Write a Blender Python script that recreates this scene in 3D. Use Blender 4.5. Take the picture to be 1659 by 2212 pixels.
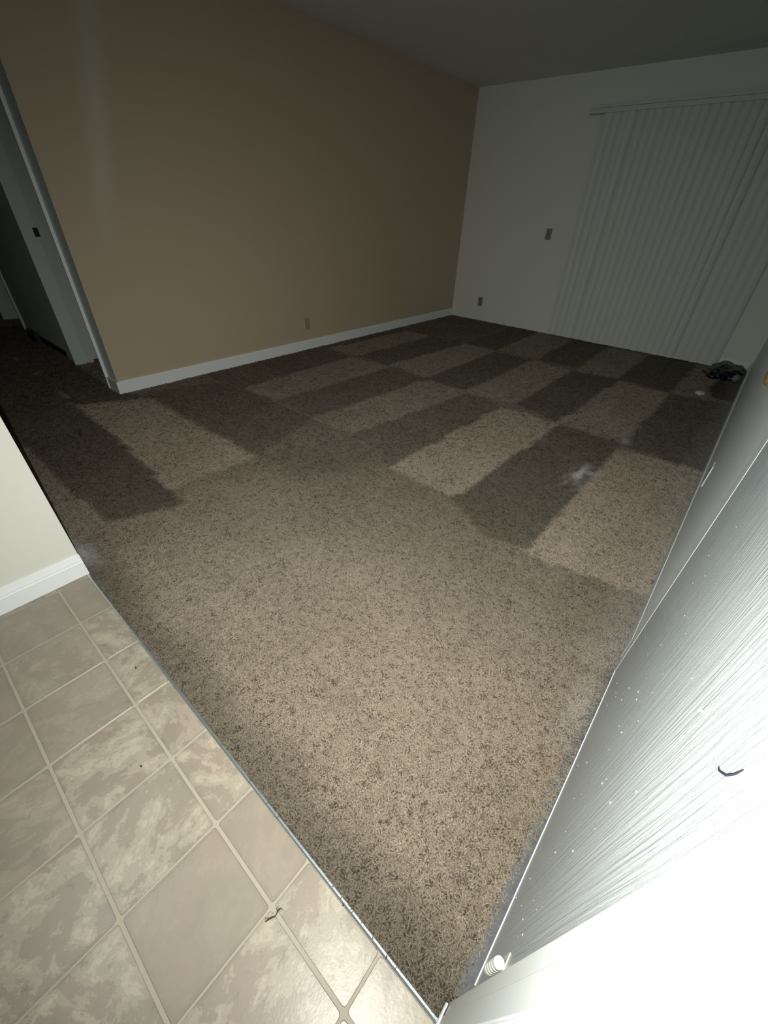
import bpy, bmesh, math, random
from mathutils import Vector, Matrix, noise

# ------------------------------------------------------------------ clear
for o in list(bpy.data.objects):
    bpy.data.objects.remove(o, do_unlink=True)
S = bpy.context.scene
COL = S.collection
random.seed(7)

# ------------------------------------------------------------------ camera
CAM = Vector((3.61956, -5.81662, 1.25238))
R = Matrix(((0.75525824, -0.41256271, 0.50929069),
            (0.65449175, 0.43322023, -0.61964569),
            (0.03500768, 0.80131907, 0.59721204)))
cd = bpy.data.cameras.new('camera')
cam = bpy.data.objects.new('camera', cd)
COL.objects.link(cam)
M4 = R.to_4x4(); M4.translation = CAM
cam.matrix_world = M4
cd.sensor_fit = 'HORIZONTAL'
cd.sensor_width = 36.0
cd.lens = 36.0 * 875.77 / 1659.0
cd.clip_start = 0.01
S.camera = cam

# ------------------------------------------------------------------ world, lights, exposure
w = bpy.data.worlds.new('night'); S.world = w
w.use_nodes = True
w.node_tree.nodes['Background'].inputs[0].default_value = (0.02, 0.025, 0.03, 1)
w.node_tree.nodes['Background'].inputs[1].default_value = 0.2
S.view_settings.view_transform = 'Standard'
S.view_settings.look = 'None'
S.view_settings.gamma = 1.0
S.view_settings.use_curve_mapping = False
S.view_settings.exposure = 0.0

# the phone's own flash, a couple of centimetres beside its lens
fl = bpy.data.lights.new('phone_flash', 'SPOT')
fl.energy = 170
fl.color = (1.0, 0.985, 0.90)
fl.spot_size = math.radians(132)
fl.spot_blend = 1.0
fl.shadow_soft_size = 0.004
flo = bpy.data.objects.new('phone_flash', fl)
COL.objects.link(flo)
FM = (R @ Matrix.Rotation(math.radians(-5), 3, 'X')).to_4x4(); FM.translation = CAM + R @ Vector((-0.040, 0.010, 0.004))
flo.matrix_world = FM
# added unseen fill light for the far room, behind and above the photographer
al = bpy.data.lights.new('added_fill_light', 'AREA')
al.shape = 'DISK'; al.size = 0.5
al.energy = 14
al.color = (0.80, 0.98, 1.0)
alo = bpy.data.objects.new('added_fill_light', al)
COL.objects.link(alo)
alo.location = (2.20, -6.45, 2.10)
alo.rotation_euler = (math.radians(90), 0, math.radians(-12))

# ------------------------------------------------------------------ helpers
def link(o, parent=None):
    COL.objects.link(o)
    if parent is not None:
        o.parent = parent
        o.matrix_parent_inverse = parent.matrix_world.inverted() if False else Matrix.Identity(4)
    return o

def obj(name, bm, mat, parent=None, loc=(0, 0, 0), smooth=False):
    me = bpy.data.meshes.new(name)
    bmesh.ops.recalc_face_normals(bm, faces=bm.faces)
    bm.to_mesh(me); bm.free()
    if smooth:
        for p in me.polygons: p.use_smooth = True
    if mat: me.materials.append(mat)
    o = bpy.data.objects.new(name, me)
    o.location = loc
    return link(o, parent)

def empty(name, loc=(0, 0, 0)):
    o = bpy.data.objects.new(name, None)
    o.location = loc; o.empty_display_size = 0.05
    return link(o)

def tag(o, label=None, cat=None, group=None, kind=None):
    if label: o['label'] = label
    if cat: o['category'] = cat
    if group: o['group'] = group
    if kind: o['kind'] = kind
    return o

def box(bm, a, b, bevel=0.0):
    x0, y0, z0 = a; x1, y1, z1 = b
    r = bmesh.ops.create_cube(bm, size=1.0)
    vs = r['verts']
    for v in vs:
        v.co = Vector(((x0 + x1) / 2 + v.co.x * (x1 - x0), (y0 + y1) / 2 + v.co.y * (y1 - y0), (z0 + z1) / 2 + v.co.z * (z1 - z0)))
    if bevel:
        es = list({e for v in vs for e in v.link_edges})
        bmesh.ops.bevel(bm, geom=es, offset=bevel, segments=2, affect='EDGES', profile=0.5)
    return bm

def boxo(name, a, b, mat, parent=None, bevel=0.0):
    return obj(name, box(bmesh.new(), a, b, bevel), mat, parent)

def sweep(bm, prof, p0, p1, up=(0, 0, 1)):
    """extrude closed 2D profile (u = sideways normal, v = up) from p0 to p1"""
    p0 = Vector(p0); p1 = Vector(p1); d = (p1 - p0).normalized(); up = Vector(up)
    n = up.cross(d)
    A = [bm.verts.new(p0 + n * u + up * v) for u, v in prof]
    B = [bm.verts.new(p1 + n * u + up * v) for u, v in prof]
    k = len(prof)
    for i in range(k):
        bm.faces.new((A[i], A[(i + 1) % k], B[(i + 1) % k], B[i]))
    bm.faces.new(A[::-1]); bm.faces.new(B)
    return bm

def tube(bm, pts, rad, n=8, caps=True):
    pts = [Vector(p) for p in pts]
    rads = rad if isinstance(rad, (list, tuple)) else [rad] * len(pts)
    rings = []
    pu = None
    for i, p in enumerate(pts):
        t = (pts[min(i + 1, len(pts) - 1)] - pts[max(i - 1, 0)]).normalized()
        u = t.orthogonal().normalized() if pu is None else (pu - t * pu.dot(t)).normalized()
        pu = u
        v = t.cross(u)
        rings.append([bm.verts.new(p + (u * math.cos(2 * math.pi * k / n) + v * math.sin(2 * math.pi * k / n)) * rads[i]) for k in range(n)])
    for a, b in zip(rings, rings[1:]):
        for k in range(n):
            bm.faces.new((a[k], a[(k + 1) % n], b[(k + 1) % n], b[k]))
    if caps:
        bm.faces.new(rings[0][::-1]); bm.faces.new(rings[-1])
    return bm

def lathe(bm, prof, axis_o, axis=(0, 0, 1), n=24):
    """prof: list of (r, h) along axis"""
    o = Vector(axis_o); ax = Vector(axis).normalized(); u = ax.orthogonal().normalized(); v = ax.cross(u)
    rings = []
    for r, h in prof:
        rings.append([bm.verts.new(o + ax * h + (u * math.cos(2 * math.pi * k / n) + v * math.sin(2 * math.pi * k / n)) * max(r, 1e-5)) for k in range(n)])
    for a, b in zip(rings, rings[1:]):
        for k in range(n):
            bm.faces.new((a[k], a[(k + 1) % n], b[(k + 1) % n], b[k]))
    bm.faces.new(rings[0][::-1]); bm.faces.new(rings[-1])
    return bm

# ------------------------------------------------------------------ materials
class NT:
    def __init__(self, name):
        self.m = bpy.data.materials.new(name); self.m.use_nodes = True
        self.t = self.m.node_tree; self.b = self.t.nodes['Principled BSDF']
    def n(self, typ, **kw):
        x = self.t.nodes.new(typ)
        for k, v in kw.items():
            if k.startswith('i_'):
                key = k[2:]
                x.inputs[int(key) if key.isdigit() else key.replace('_', ' ')].default_value = v
            else: setattr(x, k, v)
        return x
    def l(self, a, b): self.t.links.new(a, b)
    def ramp(self, fac, stops, interp='LINEAR'):
        r = self.n('ShaderNodeValToRGB'); r.color_ramp.interpolation = interp
        e = r.color_ramp.elements
        while len(e) < len(stops): e.new(0.5)
        for el, (p, c) in zip(e, stops):
            el.position = p; el.color = (c[0], c[1], c[2], 1) if isinstance(c, (tuple, list)) else (c, c, c, 1)
        self.l(fac, r.inputs[0]); return r.outputs[0]
    def mix(self, fac, a, b, mode='MIX'):
        x = self.n('ShaderNodeMix', data_type='RGBA', blend_type=mode)
        for s, v in ((x.inputs['Factor'], fac), (x.inputs['A'], a), (x.inputs['B'], b)):
            if hasattr(v, 'default_value') or hasattr(v, 'links'): self.l(v, s)
            elif isinstance(v, (int, float)) and s.type != 'VALUE': s.default_value = (v, v, v, 1)
            elif isinstance(v, (tuple, list)): s.default_value = (v[0], v[1], v[2], 1)
            else: s.default_value = v
        return next(o for o in x.outputs if o.type == 'RGBA')
    def math(self, op, a, b=0.0, c=None):
        x = self.n('ShaderNodeMath', operation=op)
        for i, v in enumerate((a, b) if c is None else (a, b, c)):
            if hasattr(v, 'links'): self.l(v, x.inputs[i])
            else: x.inputs[i].default_value = v
        return x.outputs[0]
    def noise(self, scale, detail=3, rough=0.55, vec=None, dist=0.0):
        x = self.n('ShaderNodeTexNoise'); x.inputs['Scale'].default_value = scale
        x.inputs['Detail'].default_value = detail; x.inputs['Roughness'].default_value = rough
        x.inputs['Distortion'].default_value = dist
        if vec is not None: self.l(vec, x.inputs['Vector'])
        return x.outputs['Fac']
    def pos(self, kind='Object'):
        return self.n('ShaderNodeTexCoord').outputs[kind]
    def mapping(self, vec, scale=(1, 1, 1), loc=(0, 0, 0), rot=(0, 0, 0)):
        x = self.n('ShaderNodeMapping'); self.l(vec, x.inputs['Vector'])
        x.inputs['Scale'].default_value = scale; x.inputs['Location'].default_value = loc; x.inputs['Rotation'].default_value = rot
        return x.outputs[0]
    def bump(self, h, strength=0.2, dist=0.01):
        x = self.n('ShaderNodeBump'); x.inputs['Strength'].default_value = strength; x.inputs['Distance'].default_value = dist
        self.l(h, x.inputs['Height']); self.l(x.outputs[0], self.b.inputs['Normal'])
    def col(self, c):
        if hasattr(c, 'links'): self.l(c, self.b.inputs['Base Color'])
        else: self.b.inputs['Base Color'].default_value = (*c, 1)
    def rough(self, r, spec=0.5, metal=0.0):
        self.b.inputs['Roughness'].default_value = r
        self.b.inputs['Specular IOR Level'].default_value = spec
        self.b.inputs['Metallic'].default_value = metal

def paint(name, c, rough=0.6, spec=0.3, peel=0.08, scale=140, vary=0.04):
    m = NT(name); p = m.pos('Object')
    lo = tuple(x * (1 - vary) for x in c); hi = tuple(min(1, x * (1 + vary)) for x in c)
    m.col(m.mix(m.noise(1.3, 4, 0.6, p), lo, hi))
    m.bump(m.noise(scale, 2, 0.5, p), peel, 0.004)
    m.rough(rough, spec); return m.m

M_WHITE = paint('wall_paint_white', (0.70, 0.70, 0.645))
M_WHITE_R = paint('wall_paint_cool_white', (0.80, 0.84, 0.87), 0.40, 0.5, 0.9, 160)
M_CEIL = paint('ceiling_popcorn', (0.78, 0.80, 0.76), 0.9, 0.1, 0.6, 90)
M_TRIM = paint('trim_paint_white', (0.80, 0.83, 0.84), 0.35, 0.4, 0.02, 60, 0.02)
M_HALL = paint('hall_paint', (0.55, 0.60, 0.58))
M_JAMB = paint('jamb_paint', (0.62, 0.68, 0.68), 0.4, 0.4, 0.03, 60)

def mk_tan():
    m = NT('wall_paint_tan'); p = m.pos('Object')
    base = m.mix(m.noise(0.9, 4, 0.6, p), (0.50, 0.405, 0.282), (0.55, 0.45, 0.318))
    # reflected light painted pale near the hall end, fading out a metre up
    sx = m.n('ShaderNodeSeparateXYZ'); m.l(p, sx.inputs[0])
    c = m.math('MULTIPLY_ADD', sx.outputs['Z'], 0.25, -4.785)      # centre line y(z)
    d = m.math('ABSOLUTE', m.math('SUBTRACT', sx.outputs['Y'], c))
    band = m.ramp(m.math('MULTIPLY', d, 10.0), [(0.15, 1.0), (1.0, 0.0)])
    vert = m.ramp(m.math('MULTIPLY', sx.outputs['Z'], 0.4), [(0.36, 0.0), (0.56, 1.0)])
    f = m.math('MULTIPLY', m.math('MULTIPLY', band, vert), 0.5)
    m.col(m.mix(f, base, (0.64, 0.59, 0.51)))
    m.bump(m.noise(140, 2, 0.5, p), 0.08, 0.004)
    m.rough(0.55, 0.3); return m.m
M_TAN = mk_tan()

def mk_door():
    m = NT('door_paint_grained'); p = m.pos('Object')
    g1 = m.noise(1.0, 4, 0.6, m.mapping(p, (1, 150, 5)), 0.4)
    g2 = m.noise(1.0, 2, 0.5, m.mapping(p, (1, 45, 1.6)))
    m.col(m.mix(g2, (0.43, 0.48, 0.51), (0.51, 0.56, 0.585)))
    h = m.math('ADD', m.math('MULTIPLY', m.ramp(g1, [(0.42, 0.0), (0.62, 1.0)]), 0.7), m.math('ADD', m.math('MULTIPLY', g2, 0.3), m.math('MULTIPLY', m.noise(260, 2, 0.5, p), 0.5)))
    m.bump(h, 0.3, 0.003)
    m.rough(0.30, 0.5); return m.m
M_DOOR = mk_door()

def plain(name, c, rough=0.5, spec=0.5, metal=0.0, bump=0.0, scale=60, vary=0.1):
    m = NT(name); p = m.pos('Object')
    m.col(m.mix(m.noise(scale * 0.4, 3, 0.6, p), tuple(x * (1 - vary) for x in c), tuple(min(1, x * (1 + vary)) for x in c)))
    if bump: m.bump(m.noise(scale, 3, 0.6, p), bump, 0.004)
    m.rough(rough, spec, metal); return m.m
M_METAL = plain('brushed_aluminium', (0.55, 0.60, 0.64), 0.35, 0.5, 0.9, 0.1, 200)
M_THRESH = plain('worn_threshold_metal', (0.11, 0.115, 0.125), 0.6, 0.3, 0.1, 0.3, 160, 0.4)
M_BRASS = plain('brass', (0.62, 0.45, 0.18), 0.3, 0.5, 0.9)
M_HINGE = plain('painted_hinge', (0.78, 0.78, 0.70), 0.35, 0.5)
M_SLAT = plain('blind_vinyl', (0.60, 0.61, 0.57), 0.5, 0.4, 0, 0.05, 40, 0.03)
M_RAIL = plain('rail_white', (0.60, 0.62, 0.58), 0.5, 0.4)
M_PLATE = plain('plate_tan_grey', (0.24, 0.235, 0.20), 0.4, 0.5)
M_PLATE_DK = plain('plate_dark', (0.13, 0.125, 0.11), 0.5, 0.5)
M_TANPLATE = plain('plate_painted_tan', (0.37, 0.29, 0.20), 0.5, 0.4)
M_EDGE = plain('plate_edge_lit', (0.75, 0.70, 0.55), 0.5, 0.4)  # light caught on the plate's side, put into a paler colour
M_BLACK = plain('dark_surface', (0.015, 0.014, 0.016), 0.4, 0.5)
M_BAG = plain('navy_plastic', (0.006, 0.007, 0.014), 0.32, 0.5, 0, 0.3, 30, 0.3)
M_BAGP = plain('grey_clear_plastic', (0.22, 0.22, 0.25), 0.3, 0.5, 0, 0.2, 60)
M_TISSUE = plain('tissue_white', (0.62, 0.58, 0.52), 0.9, 0.1, 0, 0.4, 90)
M_LINT = plain('dark_lint', (0.055, 0.045, 0.033), 0.9, 0.1)
M_SPECK = plain('paint_speck_white', (0.95, 0.95, 0.9), 0.35, 0.5)
M_HAIR = plain('dark_hair', (0.02, 0.018, 0.03), 0.5, 0.4)

# carpet
CA, CB, CC = (0.258, 0.214, 0.165), (0.180, 0.148, 0.112), (0.070, 0.057, 0.043)
def mk_tuft():
    m = NT('carpet_yarn')
    nap = m.n('ShaderNodeAttribute', attribute_type='INSTANCER', attribute_name='nap').outputs['Fac']
    st = m.n('ShaderNodeAttribute', attribute_type='INSTANCER', attribute_name='stain').outputs['Fac']
    rnd = m.n('ShaderNodeObjectInfo').outputs['Random']
    c = m.ramp(rnd, [(0.0, CC), (0.02, CC), (0.14, CB), (0.50, CA), (0.85, CA), (1.0, (0.33, 0.285, 0.225))])
    c = m.mix(1.0, c, m.n('ShaderNodeCombineColor').outputs[0], 'MULTIPLY')
    cc = [x for x in m.t.nodes if x.type == 'COMBINE_COLOR'][0]
    for i in range(3): m.l(nap, cc.inputs[i])
    m.col(m.mix(st, c, (0.55, 0.54, 0.55)))
    m.rough(0.85, 0.15); return m.m
def mk_base():
    m = NT('carpet_backing'); p = m.pos('Object')
    nap = m.n('ShaderNodeAttribute', attribute_type='GEOMETRY', attribute_name='nap').outputs['Fac']
    st = m.n('ShaderNodeAttribute', attribute_type='GEOMETRY', attribute_name='stain').outputs['Fac']
    c = m.ramp(m.noise(110, 3, 0.6, p), [(0.35, (0.085,0.07,0.052)), (0.55, (0.13,0.108,0.08)), (0.68, CB)])
    cc = m.n('ShaderNodeCombineColor')
    for i in range(3): m.l(nap, cc.inputs[i])
    c = m.mix(1.0, c, cc.outputs[0], 'MULTIPLY')
    m.col(m.mix(st, c, (0.45, 0.44, 0.45)))
    m.bump(m.noise(110, 3, 0.6, p), 0.6, 0.01)
    m.rough(0.9, 0.1); return m.m
M_TUFT, M_BASE = mk_tuft(), mk_base()

# stone-print vinyl tile
def mk_tile():
    m = NT('vinyl_tile_slate_print'); p = m.pos('Object')
    rnd = m.n('ShaderNodeObjectInfo').outputs['Random']
    off = m.n('ShaderNodeCombineXYZ')
    m.l(m.math('MULTIPLY', rnd, 37.0), off.inputs[0]); m.l(m.math('MULTIPLY', rnd, 71.0), off.inputs[1])
    rot = m.n('ShaderNodeVectorRotate', rotation_type='Z_AXIS'); m.l(p, rot.inputs['Vector'])
    m.l(m.math('MULTIPLY', rnd, 40.0), rot.inputs['Angle'])
    ad = m.n('ShaderNodeVectorMath', operation='ADD'); m.l(rot.outputs[0], ad.inputs[0]); m.l(off.outputs[0], ad.inputs[1])
    v = ad.outputs[0]
    n1 = m.noise(5.5, 10, 0.64, m.mapping(v, (1.0, 1.5, 1)), 0.25)
    n2 = m.noise(9, 12, 0.68, m.mapping(v, (1.0, 1.35, 1), (3, 8, 0)), 0.35)
    n3 = m.noise(4.5, 3, 0.5, m.mapping(v, (1, 1, 1), (9, 2, 0)), 0.3)
    n4 = m.noise(21, 10, 0.7, m.mapping(v, (1, 1.2, 1), (5, 1, 0)), 0.2)
    base = m.mix(n3, (0.218, 0.182, 0.144), (0.260, 0.230, 0.182))
    base = m.mix(m.ramp(n1, [(0.50, 0.0), (0.58, 0.6)]), base, (0.268, 0.212, 0.172))
    amt = m.ramp(m.math('FRACT', m.math('MULTIPLY', rnd, 13.7)), [(0.10, 0.15), (0.65, 0.85)])
    pale = m.math('MULTIPLY', m.ramp(n2, [(0.49, 0.0), (0.505, 0.55), (0.56, 0.35), (0.60, 1.0), (0.66, 0.5)]), amt)
    base = m.mix(pale, base, (0.385, 0.343, 0.270))
    pk = m.math('MULTIPLY', m.ramp(n4, [(0.55, 0.0), (0.60, 0.7)]), amt)
    base = m.mix(pk, base, (0.40, 0.33, 0.265))
    dk = m.math('MULTIPLY', m.ramp(n4, [(0.33, 1.0), (0.41, 0.0)]), amt)
    base = m.mix(m.math('MULTIPLY', dk, 0.6), base, (0.115, 0.095, 0.072))
    # printed darker rim along the tile's edge
    sx = m.n('ShaderNodeSeparateXYZ'); m.l(p, sx.inputs[0])
    e = m.math('MAXIMUM', m.math('ABSOLUTE', sx.outputs['X']), m.math('ABSOLUTE', sx.outputs['Y']))
    e = m.math('ADD', e, m.math('MULTIPLY', m.noise(30, 4, 0.6, v), 0.012))
    rim = m.ramp(m.math('MULTIPLY', e, 8.0), [(0.84, 0.0), (0.97, 0.45)])
    base = m.mix(rim, base, (0.165, 0.14, 0.115))
    m.col(base)
    m.bump(m.math('ADD', m.math('MULTIPLY', n2, 0.7), m.math('MULTIPLY', m.noise(180, 2, 0.5, v), 0.3)), 0.12, 0.004)
    m.rough(0.34, 0.45); return m.m
M_TILE = mk_tile()
M_GROUT = plain('grout_beige', (0.335, 0.30, 0.24), 0.6, 0.3, 0, 0.1, 120, 0.06)

# ------------------------------------------------------------------ room shell
H = 2.44
XR = 3.735          # right wall face
SEAM = -5.690
def struct(o, label=None):
    o['kind'] = 'structure'
    if label: o['label'] = label
    return o

struct(boxo('wall_left_core', (-0.17, -4.775, -0.03), (-0.006, 0.0, H), M_JAMB), 'grey white end of the tan wall at the hall')
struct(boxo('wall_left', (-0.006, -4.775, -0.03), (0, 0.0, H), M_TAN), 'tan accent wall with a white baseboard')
struct(boxo('wall_back', (-0.17, 0.0, -0.03), (XR + 0.15, 0.15, H), M_WHITE), 'white far wall behind the vertical blinds')
bm = bmesh.new()
box(bm, (XR, -4.655, -0.03), (XR + 0.15, 0.0, H)); box(bm, (XR, -7.8, -0.03), (XR + 0.15, -5.652, H)); box(bm, (XR, -5.652, 2.075), (XR + 0.15, -4.655, H))
struct(obj('wall_right', bm, M_WHITE_R), 'white wall with the entry door')
struct(boxo('wall_entry', (1.80, -7.8, -0.03), (1.932, SEAM + 0.004, H), M_WHITE), 'white entry wall ending beside the tiles')
struct(boxo('wall_front', (1.80, -7.95, -0.03), (XR + 0.15, -7.8, H), M_WHITE), 'white wall behind the photographer')
# hall
bm = bmesh.new()
box(bm, (-0.98, -4.745, 2.06), (-0.17, -4.62, H))
box(bm, (-2.50, -4.745, -0.03), (-0.98, -4.62, H))
box(bm, (-3.40, -4.745, 2.06), (-2.50, -4.62, H))
box(bm, (-4.6, -4.745, -0.03), (-3.40, -4.62, H))
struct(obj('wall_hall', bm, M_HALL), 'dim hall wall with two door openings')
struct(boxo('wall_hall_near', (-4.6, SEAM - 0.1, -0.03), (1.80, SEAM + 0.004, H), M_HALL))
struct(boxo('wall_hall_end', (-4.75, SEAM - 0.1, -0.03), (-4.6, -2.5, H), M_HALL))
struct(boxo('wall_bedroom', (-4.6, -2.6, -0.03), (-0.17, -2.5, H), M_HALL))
struct(boxo('ceiling', (-4.75, -7.95, H), (XR + 0.15, 0.15, H + 0.1), M_CEIL), 'white popcorn textured ceiling')
floor = struct(boxo('floor', (-4.75, -7.95, -0.10), (XR + 0.15, 0.15, -0.014), M_GROUT))

# ------------------------------------------------------------------ baseboards
def bb_prof(h, t):
    return [(0, 0), (t, 0), (t, h * 0.66), (t * 0.86, h * 0.70), (t * 0.86, h * 0.76), (t * 0.62, h * 0.90), (t * 0.5, h), (0, h)]
bm = bmesh.new()
flat = [(0, 0), (0.0125, 0), (0.0125, 0.094), (0.010, 0.099), (0, 0.099)]
# along the tan wall (faces +x): direction so that up x d = +x  -> d = -y ... up(0,0,1) x (0,-1,0) = (1,0,0)
sweep(bm, flat, (0, 0, 0.001), (0, -4.787, 0.001))
struct(obj('baseboard_left', bm, M_TRIM), 'white baseboard under the tan wall')
bm = bmesh.new()
sweep(bm, flat, (0.012, -4.775, 0.001), (-0.17, -4.775, 0.001))
struct(obj('baseboard_hall', bm, M_JAMB))
bm = bmesh.new()
sweep(bm, bb_prof(0.100, 0.013), (1.932, SEAM + 0.006, 0.001), (1.932, -7.8, 0.001))
struct(obj('baseboard_entry', bm, M_TRIM), 'white moulded baseboard beside the tile floor')
bm = bmesh.new()
sweep(bm, flat, (XR, -4.590, 0.001), (XR, 0, 0.001), (0, 0, 1))
for v in bm.verts:
    k = abs(v.co.x - XR)
    v.co.x = XR - k * (1.4 if v.co.y > -2 else 0.08)
struct(obj('baseboard_right', bm, M_TRIM))
bm = bmesh.new()
sweep(bm, flat, (3.45, 0, 0.001), (XR, 0, 0.001))
for v in bm.verts: v.co.y = -abs(v.co.y)
struct(obj('baseboard_back', bm, M_TRIM))

# ------------------------------------------------------------------ vinyl tiles (each a part of the floor)
P = 0.2284; X0 = 1.963; Y0 = -5.8015; GX = 0.0027; GY = 0.0039
def tile_mesh(cx, cy):
    hx = P / 2 - GX; hy = P / 2 - GY
    a = [max(-hx, 1.934 - cx), min(hx, 3.724 - cx)]
    b = [max(-hy, -7.79 - cy), min(hy, SEAM - 0.006 - cy)]
    if a[1] - a[0] < 0.012 or b[1] - b[0] < 0.012: return None
    bmt = bmesh.new(); r = min(0.006, (a[1] - a[0]) * .4, (b[1] - b[0]) * .4)
    pts = []
    for (sx, sy, t0) in ((1, 1, 0), (0, 1, 90), (0, 0, 180), (1, 0, 270)):
        ccx = a[1] - r if sx else a[0] + r; ccy = b[1] - r if sy else b[0] + r
        for k in range(3):
            t = math.radians(t0 + 45 * k); pts.append((ccx + r * math.cos(t), ccy + r * math.sin(t)))
    ins = 0.0012
    mx, my = (a[0] + a[1]) / 2, (b[0] + b[1]) / 2
    top = [bmt.verts.new((mx + (x - mx) * (1 - ins / abs(a[1] - a[0]) * 2), my + (y - my) * (1 - ins / abs(b[1] - b[0]) * 2), 0.0)) for x, y in pts]
    mid = [bmt.verts.new((x, y, -0.0010)) for x, y in pts]
    bot = [bmt.verts.new((x, y, -0.0035)) for x, y in pts]
    n = len(pts)
    bmt.faces.new(top)
    for A, B in ((mid, top), (bot, mid)):
        for k in range(n): bmt.faces.new((A[k], A[(k + 1) % n], B[(k + 1) % n], B[k]))
    return bmt
boxo('grout_bed', (1.933, -7.79, -0.0142), (3.724, SEAM - 0.005, -0.0013), M_GROUT, floor)
for i in range(-1, 9):
    for j in range(-1, 10):
        cx = X0 + P * (i + 0.5) ; cy = Y0 - P * (j + 0.5)
        if cx < 1.82 or cx > 3.85: continue
        t = tile_mesh(cx, cy)
        if t: obj('tile', t, M_TILE, floor, (cx, cy, 0))

# ------------------------------------------------------------------ carpet: backing grid + yarn tufts (stuff)
L, Dk = 1.0, 0.0
NAP = [  # polygon on the floor, pile shade
 ([(-0.1,-4.10),(0.53,-4.05),(0.53,-2.70),(-0.1,-2.66)], .62),
 ([(0.014,-5.10),(0.253,-4.68),(1.617,-4.63),(1.577,-5.168)], 1.18),
 ([(-3,-5.60),(0.04,-5.565),(1.65,-5.504),(1.767,-5.182),(0.92,-5.12),(0.014,-5.12),(-3,-5.1)], .50),
 ([(-3,-5.1),(0.0,-5.1),(0.22,-4.66),(-0.1,-4.79),(-3,-4.7)], .50),
 ([(0.10,-4.66),(0.286,-3.967),(1.413,-4.032),(1.608,-4.613)], .62),
 ([(1.608,-4.613),(1.81,-4.0),(2.291,-4.15),(1.95,-4.62)], .74),
 ([(0.538,-4.021),(0.527,-2.70),(1.03,-2.68),(0.975,-3.989)], .92),
 ([(0.965,-3.989),(1.03,-2.68),(1.50,-2.66),(1.40,-3.987)], .66),
 ([(1.41,-4.032),(1.50,-2.70),(1.95,-2.68),(1.82,-3.989)], .95),
 ([(1.812,-3.989),(1.95,-2.70),(2.30,-2.78),(2.291,-4.15)], .68),
 ([(2.291,-4.15),(2.297,-2.772),(2.78,-2.78),(2.75,-4.17)], 1.22),
 ([(2.744,-4.17),(2.785,-2.80),(3.245,-2.766),(3.239,-4.28),(3.0,-4.33)], .58),
 ([(3.245,-2.87),(3.8,-2.80),(3.8,-4.2),(3.23,-4.32)], 1.25),
 ([(-0.1,-2.66),(0.141,-2.66),(0.17,-1.36),(-0.1,-1.36)], .6),
 ([(0.141,-2.66),(0.179,-1.36),(0.575,-1.34),(0.56,-2.62)], .95),
 ([(0.56,-2.622),(0.56,-1.32),(1.06,-1.29),(0.96,-2.63)], .62),
 ([(0.96,-2.62),(1.05,-1.31),(1.475,-1.33),(1.46,-2.64)], 1.0),
 ([(1.46,-2.66),(1.48,-1.35),(1.91,-1.34),(1.90,-2.68)], .58),
 ([(1.91,-2.71),(1.93,-1.33),(2.37,-1.38),(2.36,-2.64)], 1.0),
 ([(2.356,-2.63),(2.375,-1.35),(2.81,-1.30),(2.765,-2.747)], .55),
 ([(2.762,-2.76),(2.81,-1.36),(3.262,-1.37),(3.245,-2.69)], 1.02),
 ([(3.25,-2.80),(3.26,-1.37),(3.8,-1.25),(3.8,-2.80)], .58),
 ([(-0.1,-1.36),(1.0,-1.30),(0.98,0.1),(-0.1,0.1)], .68),
 ([(1.03,-1.27),(1.0,0.1),(1.40,0.1),(1.46,-1.26)], .58),
 ([(1.46,-1.27),(1.40,0.1),(1.90,0.1),(1.935,-1.24)], .92),
 ([(1.94,-1.27),(1.90,0.1),(2.32,0.1),(2.38,-1.25)], .58),
 ([(2.40,-1.36),(2.33,0.1),(2.79,0.1),(2.795,-1.27)], .95),
 ([(2.795,-1.30),(2.79,0.1),(3.28,0.1),(3.27,-1.32)], .55),
 ([(3.27,-1.33),(3.28,0.1),(3.50,0.1),(3.56,-0.50),(3.50,-0.9),(3.55,-1.25)], .95),
 ([(3.50,-0.9),(3.56,-0.45),(3.8,-0.4),(3.8,-1.2),(3.56,-1.2)], .35),
]
def inpoly(x, y, poly):
    c = False; n = len(poly); j = n - 1
    for i in range(n):
        xi, yi = poly[i]; xj, yj = poly[j]
        if (yi > y) != (yj > y) and x < (xj - xi) * (y - yi) / (yj - yi) + xi: c = not c
        j = i
    return c
def nap_at(x, y):
    # wavy hand-made edges
    wx = x + 0.014 * noise.noise(Vector((x * 5, y * 5, 0))); wy = y + 0.014 * noise.noise(Vector((x * 5, y * 5, 9)))
    v = 0.94 - 0.16 * max(0.0, min(1.0, (wy + 4.95) / 0.5)) - 0.08 * max(0.0, min(1.0, (2.6 - wx) / 0.8))
    for poly, val in NAP:
        if inpoly(wx, wy, poly): v = val if val > 0.8 else val * 0.86
    lf = noise.noise(Vector((x * 2.3, y * 2.3, 3))) ; hf = noise.noise(Vector((x * 9, y * 9, 5)))
    v *= 1 + 0.10 * lf + 0.09 * hf
    # trodden, soiled pile next to the metal strip and in the traffic lane
    if 1.7 < x:
        s = max(0.0, 1 - (y - SEAM) / (0.16 + 0.07 * noise.noise(Vector((x * 4, 1, 1)))))
        v *= 1 - 0.42 * min(1, s * 1.4)
    return max(0.2, v)
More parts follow.
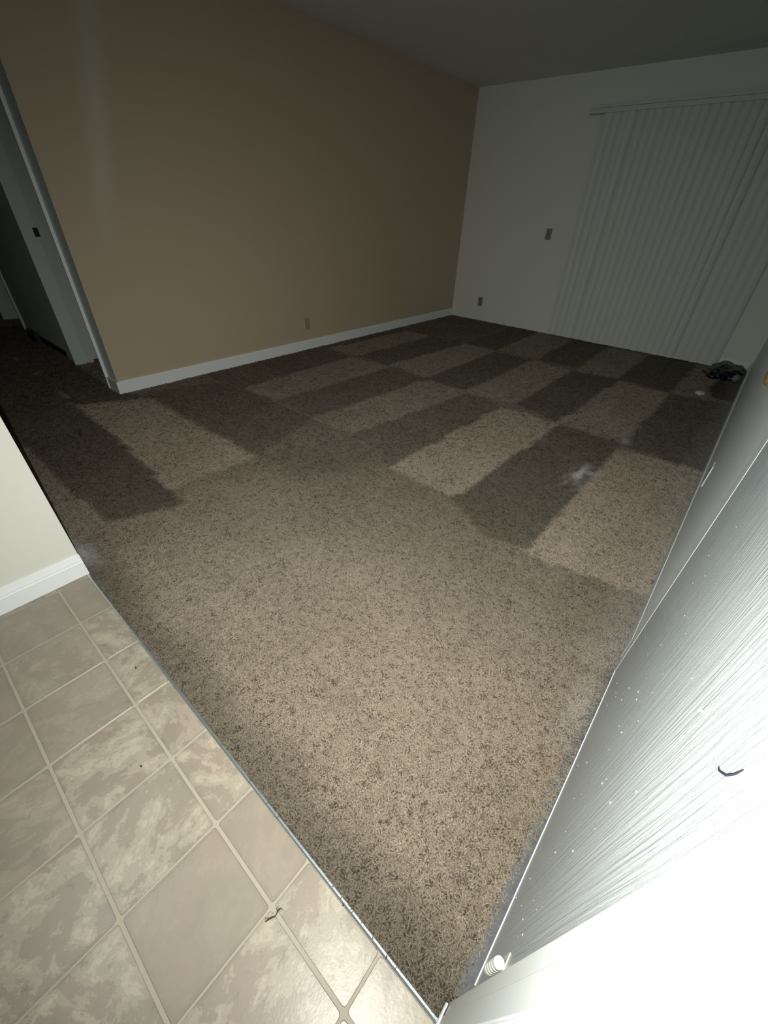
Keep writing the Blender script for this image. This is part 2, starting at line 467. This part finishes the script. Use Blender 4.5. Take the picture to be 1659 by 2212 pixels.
def stain_at(x, y):
    s = 0.0
    # white powder spill
    d = math.hypot((x - 3.185) / 0.085, (y + 3.42) / 0.20)
    if d < 1.2:
        s = max(s, (1.2 - d) * 0.75 * max(0, 0.35 + 1.6 * noise.noise(Vector((x * 28, y * 13, 2)))))
    d = math.hypot((x - 3.245) / 0.055, (y + 2.73) / 0.09)
    if d < 1: s = max(s, (1 - d) * 0.35)
    # dust along the right wall and the entry wall's end
    if y > -4.7: s = max(s, 0.16 * max(0, 1 - (3.73 - x) / 0.16))
    d = math.hypot((x - 1.80) / 0.16, (y + 5.66) / 0.07)
    if d < 1: s = max(s, (1 - d) * 0.5)
    d = math.hypot((x - 3.69) / 0.05, (y + 4.85) / 0.22)
    if d < 1: s = max(s, (1 - d) * 0.22)
    return min(1, s)
STEP = 0.028
verts, idx, faces = [], {}, []
imax = int(3.70 / STEP)
xr_at = lambda y: 3.720 + max(0, min(1, (y + 5.45) / 0.40)) * 0.012
nx0, ny0 = int(-4.5 / STEP), int(SEAM / STEP)
def addv(i, j):
    k = (i, j)
    if k in idx: return idx[k]
    x = i * STEP; y = j * STEP
    if i == imax + 1: x = 9
    if y < SEAM + 0.012: y = SEAM + 0.004
    x = min(x, xr_at(y)); y = min(y, -0.001)
    idx[k] = len(verts); verts.append((x, y, -0.006 + 0.0025 * noise.noise(Vector((x * 7, y * 7, 0))))); return idx[k]
for i in range(nx0, imax + 1):
    for j in range(ny0 - 1, 0):
        xm = (i + .5) * STEP; ym = (j + .5) * STEP
        if ym < SEAM: continue
        if xm < 0.0 and ym > -4.70 and not (xm < -0.17 and ym < -2.65 and ym > -4.60 and xm > -4.0) and not (-0.98 < xm < -0.19 or -3.4 < xm < -2.5): continue
        if xm < -0.0 and ym > -2.65: continue
        if -0.17 < xm < 0 and ym > -4.775: continue
        if xm < 0 and ym > -2.65: continue
        faces.append((addv(i, j), addv(i + 1, j), addv(i + 1, j + 1), addv(i, j + 1)))
me = bpy.data.meshes.new('carpet'); me.from_pydata(verts, [], faces)
an, asn, ad = (me.attributes.new(n, 'FLOAT', 'POINT') for n in ('nap', 'stain', 'dens'))
for k, (x, y, z) in enumerate(verts):
    an.data[k].value = nap_at(x, y); asn.data[k].value = stain_at(x, y)
    dist = math.hypot(x - CAM.x, y - CAM.y)
    ad.data[k].value = max(0.28, min(1.0, 1.0 - (dist - 1.0) / 2.6)) * (0.35 if x < -0.1 else 1)
me.materials.append(M_BASE)
carpet = link(bpy.data.objects.new('carpet', me))
tag(carpet, 'brown speckled frieze carpet with vacuum stripes covering the room floor', 'carpet', kind='stuff')

ng = bpy.data.node_groups.new('carpet_pile', 'GeometryNodeTree')
ng.interface.new_socket('Geometry', in_out='INPUT', socket_type='NodeSocketGeometry')
ng.interface.new_socket('Geometry', in_out='OUTPUT', socket_type='NodeSocketGeometry')
N = ng.nodes; LK = ng.links.new
gi, go = N.new('NodeGroupInput'), N.new('NodeGroupOutput')
dp = N.new('GeometryNodeDistributePointsOnFaces'); dp.distribute_method = 'RANDOM'
da = N.new('GeometryNodeInputNamedAttribute'); da.data_type = 'FLOAT'; da.inputs['Name'].default_value = 'dens'
mu = N.new('ShaderNodeMath'); mu.operation = 'MULTIPLY'; mu.inputs[1].default_value = 40000.0
dout = next(o for o in da.outputs if o.enabled and o.name == 'Attribute')
LK(dout, mu.inputs[0]); LK(gi.outputs[0], dp.inputs['Mesh']); LK(mu.outputs[0], dp.inputs['Density'])
jc = N.new('GeometryNodeJoinGeometry')
yarns = [((0, 0, -.002), (.004, .001, .012), (.009, -.004, .004)), ((.001, .001, -.002), (-.003, .004, .014), (-.008, .001, .006)), ((0, -.001, -.002), (-.001, -.006, .011), (.004, -.010, .003))]
for a, b, c in yarns:
    q = N.new('GeometryNodeCurveQuadraticBezier'); q.inputs['Resolution'].default_value = 3
    q.inputs['Start'].default_value = a; q.inputs['Middle'].default_value = b; q.inputs['End'].default_value = c
    LK(q.outputs[0], jc.inputs[0])
cm = N.new('GeometryNodeCurveToMesh'); cc_ = N.new('GeometryNodeCurvePrimitiveCircle')
cc_.inputs['Resolution'].default_value = 4; cc_.inputs['Radius'].default_value = 0.0014
LK(jc.outputs[0], cm.inputs['Curve']); LK(cc_.outputs[0], cm.inputs['Profile Curve']); cm.inputs['Fill Caps'].default_value = True
sm = N.new('GeometryNodeSetMaterial'); sm.inputs['Material'].default_value = M_TUFT; LK(cm.outputs[0], sm.inputs[0])
ip = N.new('GeometryNodeInstanceOnPoints'); LK(dp.outputs['Points'], ip.inputs['Points']); LK(sm.outputs[0], ip.inputs['Instance'])
rv = N.new('FunctionNodeRandomValue'); rv.data_type = 'FLOAT_VECTOR'
vin = [s for s in rv.inputs if s.enabled]
vin[0].default_value = (-0.25, -0.25, 0); vin[1].default_value = (0.25, 0.25, 6.283)
LK(next(o for o in rv.outputs if o.enabled), ip.inputs['Rotation'])
rs = N.new('FunctionNodeRandomValue'); rs.data_type = 'FLOAT'
fin = [s for s in rs.inputs if s.enabled]
fin[0].default_value = 0.72; fin[1].default_value = 1.15; fin[-1].default_value = 5
# sparser far pile is a little coarser
dv = N.new('ShaderNodeMath'); dv.operation = 'POWER'; dv.inputs[1].default_value = -0.3
LK(dout, dv.inputs[0])
ms = N.new('ShaderNodeMath'); ms.operation = 'MULTIPLY'
LK(next(o for o in rs.outputs if o.enabled), ms.inputs[0]); LK(dv.outputs[0], ms.inputs[1]); LK(ms.outputs[0], ip.inputs['Scale'])
jn = N.new('GeometryNodeJoinGeometry'); LK(gi.outputs[0], jn.inputs[0]); LK(ip.outputs[0], jn.inputs[0])
LK(jn.outputs[0], go.inputs[0])
md = carpet.modifiers.new('pile', 'NODES'); md.node_group = ng

# ------------------------------------------------------------------ metal strip between carpet and tile
strip = tag(empty('carpet_edge_strip', (1.945, SEAM, 0)), 'thin silver metal strip edging the carpet along the tiles', 'metal strip')
cuts = [1.947, 2.95, 3.165, 3.21, 3.44, 3.475, 3.535, 3.60, 3.708]
prof = [(-0.0045, -0.004), (0.0045, -0.004), (0.0045, 0.0010), (0.0025, 0.0030), (-0.0015, 0.0034), (-0.0045, 0.0012)]
for a, b in zip(cuts, cuts[1:]):
    bm = bmesh.new(); sweep(bm, prof, (a - 1.945 + 0.0008, 0, 0), (b - 1.945 - 0.0008, 0, 0))
    obj('strip_segment', bm, M_METAL, strip)

# ------------------------------------------------------------------ entry door in the right wall
DX = 3.735
door = boxo('door_1', (DX, -5.610, 0.018), (DX + 0.044, -4.674, 2.05), M_DOOR, bevel=0.0015)
struct(door, 'white entry door with raised wood grain and exposed hinge')
bm = bmesh.new(); box(bm, (DX - 0.0022, -5.606, 0.014), (DX + 0.002, -4.678, 0.0195), 0.0008)
obj('door_edge_highlight', bm, M_TRIM, door)  # bright strip put in for the highlight along the door's bottom edge
# exposed five-knuckle hinges, pin up
for hz in (0.206, 1.00, 1.80):
    bm = bmesh.new(); box(bm, (DX - 0.0014, -5.611, hz), (DX + 0.0005, -5.585, hz + 0.09))
    hinge = obj('hinge', bm, M_HINGE, door)
    ax = (DX - 0.0095, -5.607, hz)
    for k in range(5):
        bm = bmesh.new(); h0, h1 = k * 0.018 + 0.0009, (k + 1) * 0.018 - 0.0009
        lathe(bm, [(0.0068, h0), (0.0082, h0 + .0015), (0.0082, h1 - .0015), (0.0068, h1)], ax, n=16)
        obj('knuckle', bm, M_HINGE, hinge, smooth=False)
    bm = bmesh.new(); lathe(bm, [(0.0045, -0.004), (0.0045, 0.091), (0.0078, 0.0915), (0.0078, 0.094), (0.005, 0.0965), (0.001, 0.0975)], ax, n=16)
    obj('hinge_pin', bm, M_SPECK, hinge)
# brass knob near the free edge
bm = bmesh.new()
lathe(bm, [(0.030, 0.0), (0.030, 0.004), (0.024, 0.008), (0.011, 0.011), (0.010, 0.028), (0.018, 0.034), (0.026, 0.044), (0.027, 0.054), (0.022, 0.063), (0.010, 0.067), (0.001, 0.0675)], (DX, -4.738, 1.030), (-1, 0, 0), 28)
obj('doorknob', bm, M_BRASS, door, smooth=True)
# white flecks of paint on the door face
bm = bmesh.new(); rr = random.Random(3)
def fleck(y, z, r):
    lathe(bm, [(r, -0.0002), (r * .8, r * .35), (r * .3, r * .5)], (DX, y, z), (-1, 0, 0), 7)
for _ in range(70):
    fleck(rr.uniform(-5.57, -4.75), rr.betavariate(1.3, 2.2) * 1.1 + 0.05, rr.choice((.0006, .0008, .001, .0016)))
tag(obj('paint_fleck', bm, M_SPECK, door), kind='stuff')
# frame, casing, threshold
tr = boxo('trim_1', (3.7215, -5.654, 0.0), (XR + 0.1, -5.6315, 2.075), M_JAMB, bevel=0.002); struct(tr, 'white hinge side door jamb')
bm = bmesh.new(); box(bm, (3.7100, -5.712, 0.0), (XR + 0.001, -5.6515, 2.13), 0.003); box(bm, (3.7075, -5.712, 0.0), (3.7105, -5.680, 2.13), 0.0013)
struct(obj('trim_2', bm, M_TRIM), 'white door casing closest to the camera')
bm = bmesh.new(); box(bm, (3.7342, -4.6735, 0.0), (XR + 0.1, -4.592, 2.13), 0.0015)
struct(obj('trim_3', bm, M_TRIM), 'white door casing on the knob side')
struct(boxo('trim_4', (3.722, -5.652, 2.055), (XR + 0.1, -4.592, 2.13), M_TRIM, bevel=0.003))
bm = bmesh.new()
ring = [(0, 0), (0.0045, 0), (0.0045, 0.005), (0.0035, 0.009), (0.0018, 0.0115), (0, 0.012)]
sweep(bm, ring, (3.7075, -5.660, 0.002), (3.7075, -7.79, 0.002))
for v in bm.verts: v.co.x = 3.7075 - (v.co.x - 3.7075)
struct(obj('trim_5', bm, M_TRIM, None), 'white rounded shoe moulding at the casing foot')
struct(boxo('baseboard_door', (XR - 0.013, -7.79, 0.001), (XR, -5.712, 0.10), M_TRIM))
struct(boxo('trim_6', (3.708, -5.640, -0.012), (3.80, -4.662, 0.0005), M_THRESH, bevel=0.001), 'worn grey threshold under the entry door')
bm = bmesh.new()
hp = [(-5.545, .925), (-5.550, .927), (-5.556, .934), (-5.560, .939), (-5.565, .951), (-5.567, .962)]
tube(bm, [(DX - 0.0015, y, z) for y, z in hp], [0.0003, 0.0009, 0.0011, 0.0011, 0.0009, 0.0004], 6)
tag(obj('hair_strand', bm, M_HAIR), 'short dark curved hair stuck on the bright white door', 'hair')

# ------------------------------------------------------------------ hall door openings

tr = boxo('trim_7', (-0.188, -4.795, 0.0), (-0.17, -4.62, 2.06), M_TRIM, bevel=0.002); struct(tr, 'thin white hall door jamb at the tan wall corner')
bm = bmesh.new()
box(bm, (-1.0, -4.775, 0.0), (-0.978, -4.672, 2.06), 0.001)
j8 = struct(obj('trim_8', bm, M_JAMB), 'white door jamb with a dark latch hole')
bm = bmesh.new(); box(bm, (-1.0, -4.672, 0.03), (-0.985, -4.53, 2.06), 0.001); obj('door_stop', bm, M_HALL, j8)
bm = bmesh.new(); box(bm, (-0.9785, -4.695, 0.985), (-0.9765, -4.660, 1.045), 0.0005); obj('strike_plate', bm, M_BLACK, j8)
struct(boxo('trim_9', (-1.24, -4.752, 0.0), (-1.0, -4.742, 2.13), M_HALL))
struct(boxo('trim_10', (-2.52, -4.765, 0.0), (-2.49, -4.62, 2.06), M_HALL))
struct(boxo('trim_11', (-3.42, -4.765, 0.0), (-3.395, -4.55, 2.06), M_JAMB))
struct(boxo('trim_12', (-2.49, -4.752, 0.001), (-1.24, -4.745, 0.07), M_BLACK), 'dark strip along the foot of the hall wall')  # dark strip along the hall wall's foot
o = boxo('dark_block', (-2.28, -4.80, 0.001), (-1.98, -4.752, 0.10), M_BLACK, bevel=0.004)  # dark block standing in for an unidentified dark notch
tag(o, 'small dark box at the foot of the dim hall wall', 'vent')  # stand-in for an unidentified dark notch

# ------------------------------------------------------------------ wall plates
def plate(name, label, cat, origin, normal, mat, kind):
    # local frame: u sideways, n outwards
    n = Vector(normal); u = Vector((0, 0, 1)).cross(n)
    e = tag(empty(name, origin), label, cat)
    rot = Matrix((u, n, Vector((0, 0, 1)))).transposed().to_4x4()
    def part(nm, a, b, m, bev=0.0):
        bm = box(bmesh.new(), a, b, bev)
        bmesh.ops.transform(bm, matrix=rot, verts=bm.verts)
        return obj(nm, bm, m, e)
    part('cover_plate', (-0.035, 0.0, -0.057), (0.035, 0.0055, 0.057), mat, 0.002)
    if kind == 'outlet':
        for s in (-1, 1):
            part('socket', (-0.0165, 0.005, s * 0.0245 - 0.0145), (0.0165, 0.0068, s * 0.0245 + 0.0145), M_PLATE_DK if mat is not M_TANPLATE else M_TANPLATE, 0.0008)
    else:
        part('toggle', (-0.006, 0.005, -0.013), (0.006, 0.013, 0.013), M_PLATE_DK, 0.001)
    for s in ((0,) if kind == 'outlet' else (-1, 1)):
        part('screw', (-0.003, 0.0045, s * 0.044 - 0.003), (0.003, 0.0064, s * 0.044 + 0.003), M_PLATE_DK)
    return e
plate('wall_outlet', 'grey outlet plate low on the white far wall', 'outlet', (0.455, 0.0, 0.247), (0, -1, 0), M_PLATE, 'outlet')
plate('light_switch', 'grey switch plate on the white far wall beside the blinds', 'light switch', (1.232, 0.0, 1.086), (0, -1, 0), M_PLATE, 'switch')
o = plate('wall_outlet', 'tan painted outlet plate with lit edge low on the tan wall', 'outlet', (0.0, -2.83, 0.258), (1, 0, 0), M_TANPLATE, 'outlet')
bm = bmesh.new(); box(bm, (0.0005, -0.0372, -0.046), (0.006, -0.0352, 0.046)); obj('plate_edge_highlight', bm, M_EDGE, o)
plate('wall_outlet', 'white outlet plate on the right wall beyond the entry door', 'outlet', (XR, -3.45, 0.262), (-1, 0, 0), M_WHITE_R, 'outlet')
bm = bmesh.new(); lathe(bm, [(0.005, -0.001), (0.005, 0.0008), (0.002, 0.001)], (0.708, 0, 0.236), (0, -1, 0), 10)
tag(obj('nail_head', bm, M_BLACK), 'tiny dark nail in the white wall right of the outlet', 'nail')

# ------------------------------------------------------------------ vertical blind
vb = tag(empty('vertical_blind', (1.56, -0.075, 0)), 'closed white vertical blind covering the patio door', 'blind')
bm = box(bmesh.new(), (-0.16, -0.022, 2.112), (1.90, 0.022, 2.150), 0.003)
obj('head_rail', bm, M_RAIL, vb)
bm = box(bmesh.new(), (-0.06, -0.032, 2.150), (1.90, 0.075, 2.172), 0.003)
obj('rail_cover', bm, M_RAIL, vb)
rr = random.Random(11)
for k in range(24):
    xk = 0.045 + k * 0.0775
    bm = bmesh.new(); nseg = 6; wd = 0.089
    ang = math.radians(8 + rr.uniform(-4, 4)) + (math.radians(4) if k == 0 else 0) + (math.radians(10) if k in (3, 17, 18) else 0)
    sway = rr.uniform(-0.004, 0.004)
    rows = []
    for zz, off in ((0.020 + rr.uniform(0, .006), sway), (1.0, sway * .4), (2.115, 0)):
        fr, bk = [], []
        for s in range(nseg + 1):
            u = (s / nseg - 0.5) * wd; bow = 0.010 * (1 - (2 * s / nseg - 1) ** 2)
            for lst, t in ((fr, -0.0006), (bk, 0.0006)):
                px, py = u, -bow + t
                lst.append(bm.verts.new((xk + off + px * math.cos(ang) - py * math.sin(ang), px * math.sin(ang) + py * math.cos(ang), zz)))
        rows.append((fr, bk))
    for (f0, b0), (f1, b1) in zip(rows, rows[1:]):
        for s in range(nseg):
            bm.faces.new((f0[s], f0[s + 1], f1[s + 1], f1[s])); bm.faces.new((b0[s + 1], b0[s], b1[s], b1[s + 1]))
        bm.faces.new((f0[0], f1[0], b1[0], b0[0])); bm.faces.new((f0[-1], b0[-1], b1[-1], f1[-1]))
    for f0, b0 in (rows[0], rows[-1]):
        for s in range(nseg): bm.faces.new((f0[s], b0[s], b0[s + 1], f0[s + 1]))
    obj('slat', bm, M_SLAT, vb, smooth=False)

# ------------------------------------------------------------------ things on the floor
bag = tag(empty('plastic_bag', (3.56, -0.33, 0)), 'crumpled dark navy bag lying in the far carpet corner', 'bag')
bm = bmesh.new(); bmesh.ops.create_icosphere(bm, subdivisions=4, radius=1.0)
for v in bm.verts:
    d = v.co.copy()
    r = 1 + 0.22 * noise.noise(d * 2.1 + Vector((3, 1, 4))) + 0.10 * noise.noise(d * 5.0) + 0.05 * abs(noise.noise(d * 11))
    v.co = Vector((d.x * 0.140 * r, d.y * 0.24 * r, max(0.002, 0.058 + d.z * 0.068 * r)))
obj('bag_body', bm, M_BAG, bag)
bm = bmesh.new()
tube(bm, [(-0.05, -0.17, .02), (-0.10, -0.19, .018), (-0.13, -0.14, .02), (-0.145, -0.06, .016), (-0.175, 0.0, .014), (-0.20, 0.02, .012)], [.03, .026, .02, .016, .014, .006], 8)
for v in bm.verts: v.co.z = max(0.003, v.co.z)
obj('strap', bm, M_BAG, bag, smooth=True)
bm = bmesh.new(); bmesh.ops.create_icosphere(bm, subdivisions=3, radius=1.0)
for v in bm.verts:
    d = v.co.copy(); r = 1 + 0.2 * noise.noise(d * 3 + Vector((7, 7, 1)))
    v.co = Vector((0.10 + d.x * 0.035 * r, -0.17 + d.y * 0.07 * r, max(0.003, 0.045 + d.z * 0.035 * r)))
obj('bag_end', bm, M_BAGP, bag)['label'] = 'pale grey see-through end of the bag'
bm = bmesh.new(); bmesh.ops.create_icosphere(bm, subdivisions=3, radius=1.0)
for v in bm.verts:
    d = v.co.copy(); r = 1 + 0.3 * noise.noise(d * 2.5) + .15 * noise.noise(d * 6)
    v.co = Vector((d.x * 0.036 * r, d.y * 0.05 * r, max(0.0, 0.014 + d.z * 0.015 * r)))
tag(obj('crumpled_tissue', bm, M_TISSUE, None, (3.466, -1.18, 0.004)), 'small crumpled white scrap on the carpet before the dark bag', 'paper scrap')

bm = bmesh.new()
LP = [(0.000, -.018, .0012), (.002, -.010, .002), (.005, -.004, .0022), (.0095, .002, .002), (.0075, .008, .002), (.0060, .013, .0018), (.0090, .020, .0014)]
tube(bm, LP, [.0007, .0020, .0018, .0009, .0012, .0020, .0005], 6)
tube(bm, [LP[0], (LP[0][0] - .004, LP[0][1] + .004, .004), LP[2]], [.0004, .0007, .0004], 5)
tube(bm, [LP[4], (LP[4][0] - .006, LP[4][1] + .004, .003), (LP[4][0] - .006, LP[4][1] + .010, .002)], [.0004, .0006, .0003], 5)
tube(bm, [LP[5], (LP[5][0] + .003, LP[5][1] + .005, .003), (LP[5][0] + .009, LP[5][1] + .007, .002)], [.0006, .0006, .0003], 5)
tag(obj('lint_clump', bm, M_LINT, None, (3.343, -5.808, 0)), 'dark twisted clump of lint on a tile joint', 'lint')
for (x, y, lab) in ((2.521, -5.746, 'tiny black crumb on a mottled tile near the metal strip'), (2.834, -5.866, 'tiny dark crumb on a plain beige tile')):
    bm = bmesh.new(); bmesh.ops.create_icosphere(bm, subdivisions=2, radius=1.0)
    for v in bm.verts:
        d = v.co.copy(); r = 1 + .4 * noise.noise(d * 2 + Vector((x, y, 0)))
        v.co = Vector((d.x * .0042 * r, d.y * .0022 * r, max(0, .0014 + d.z * .0016 * r)))
    tag(obj('crumb', bm, M_BLACK, None, (x, y, 0.0002)), lab, 'crumb')
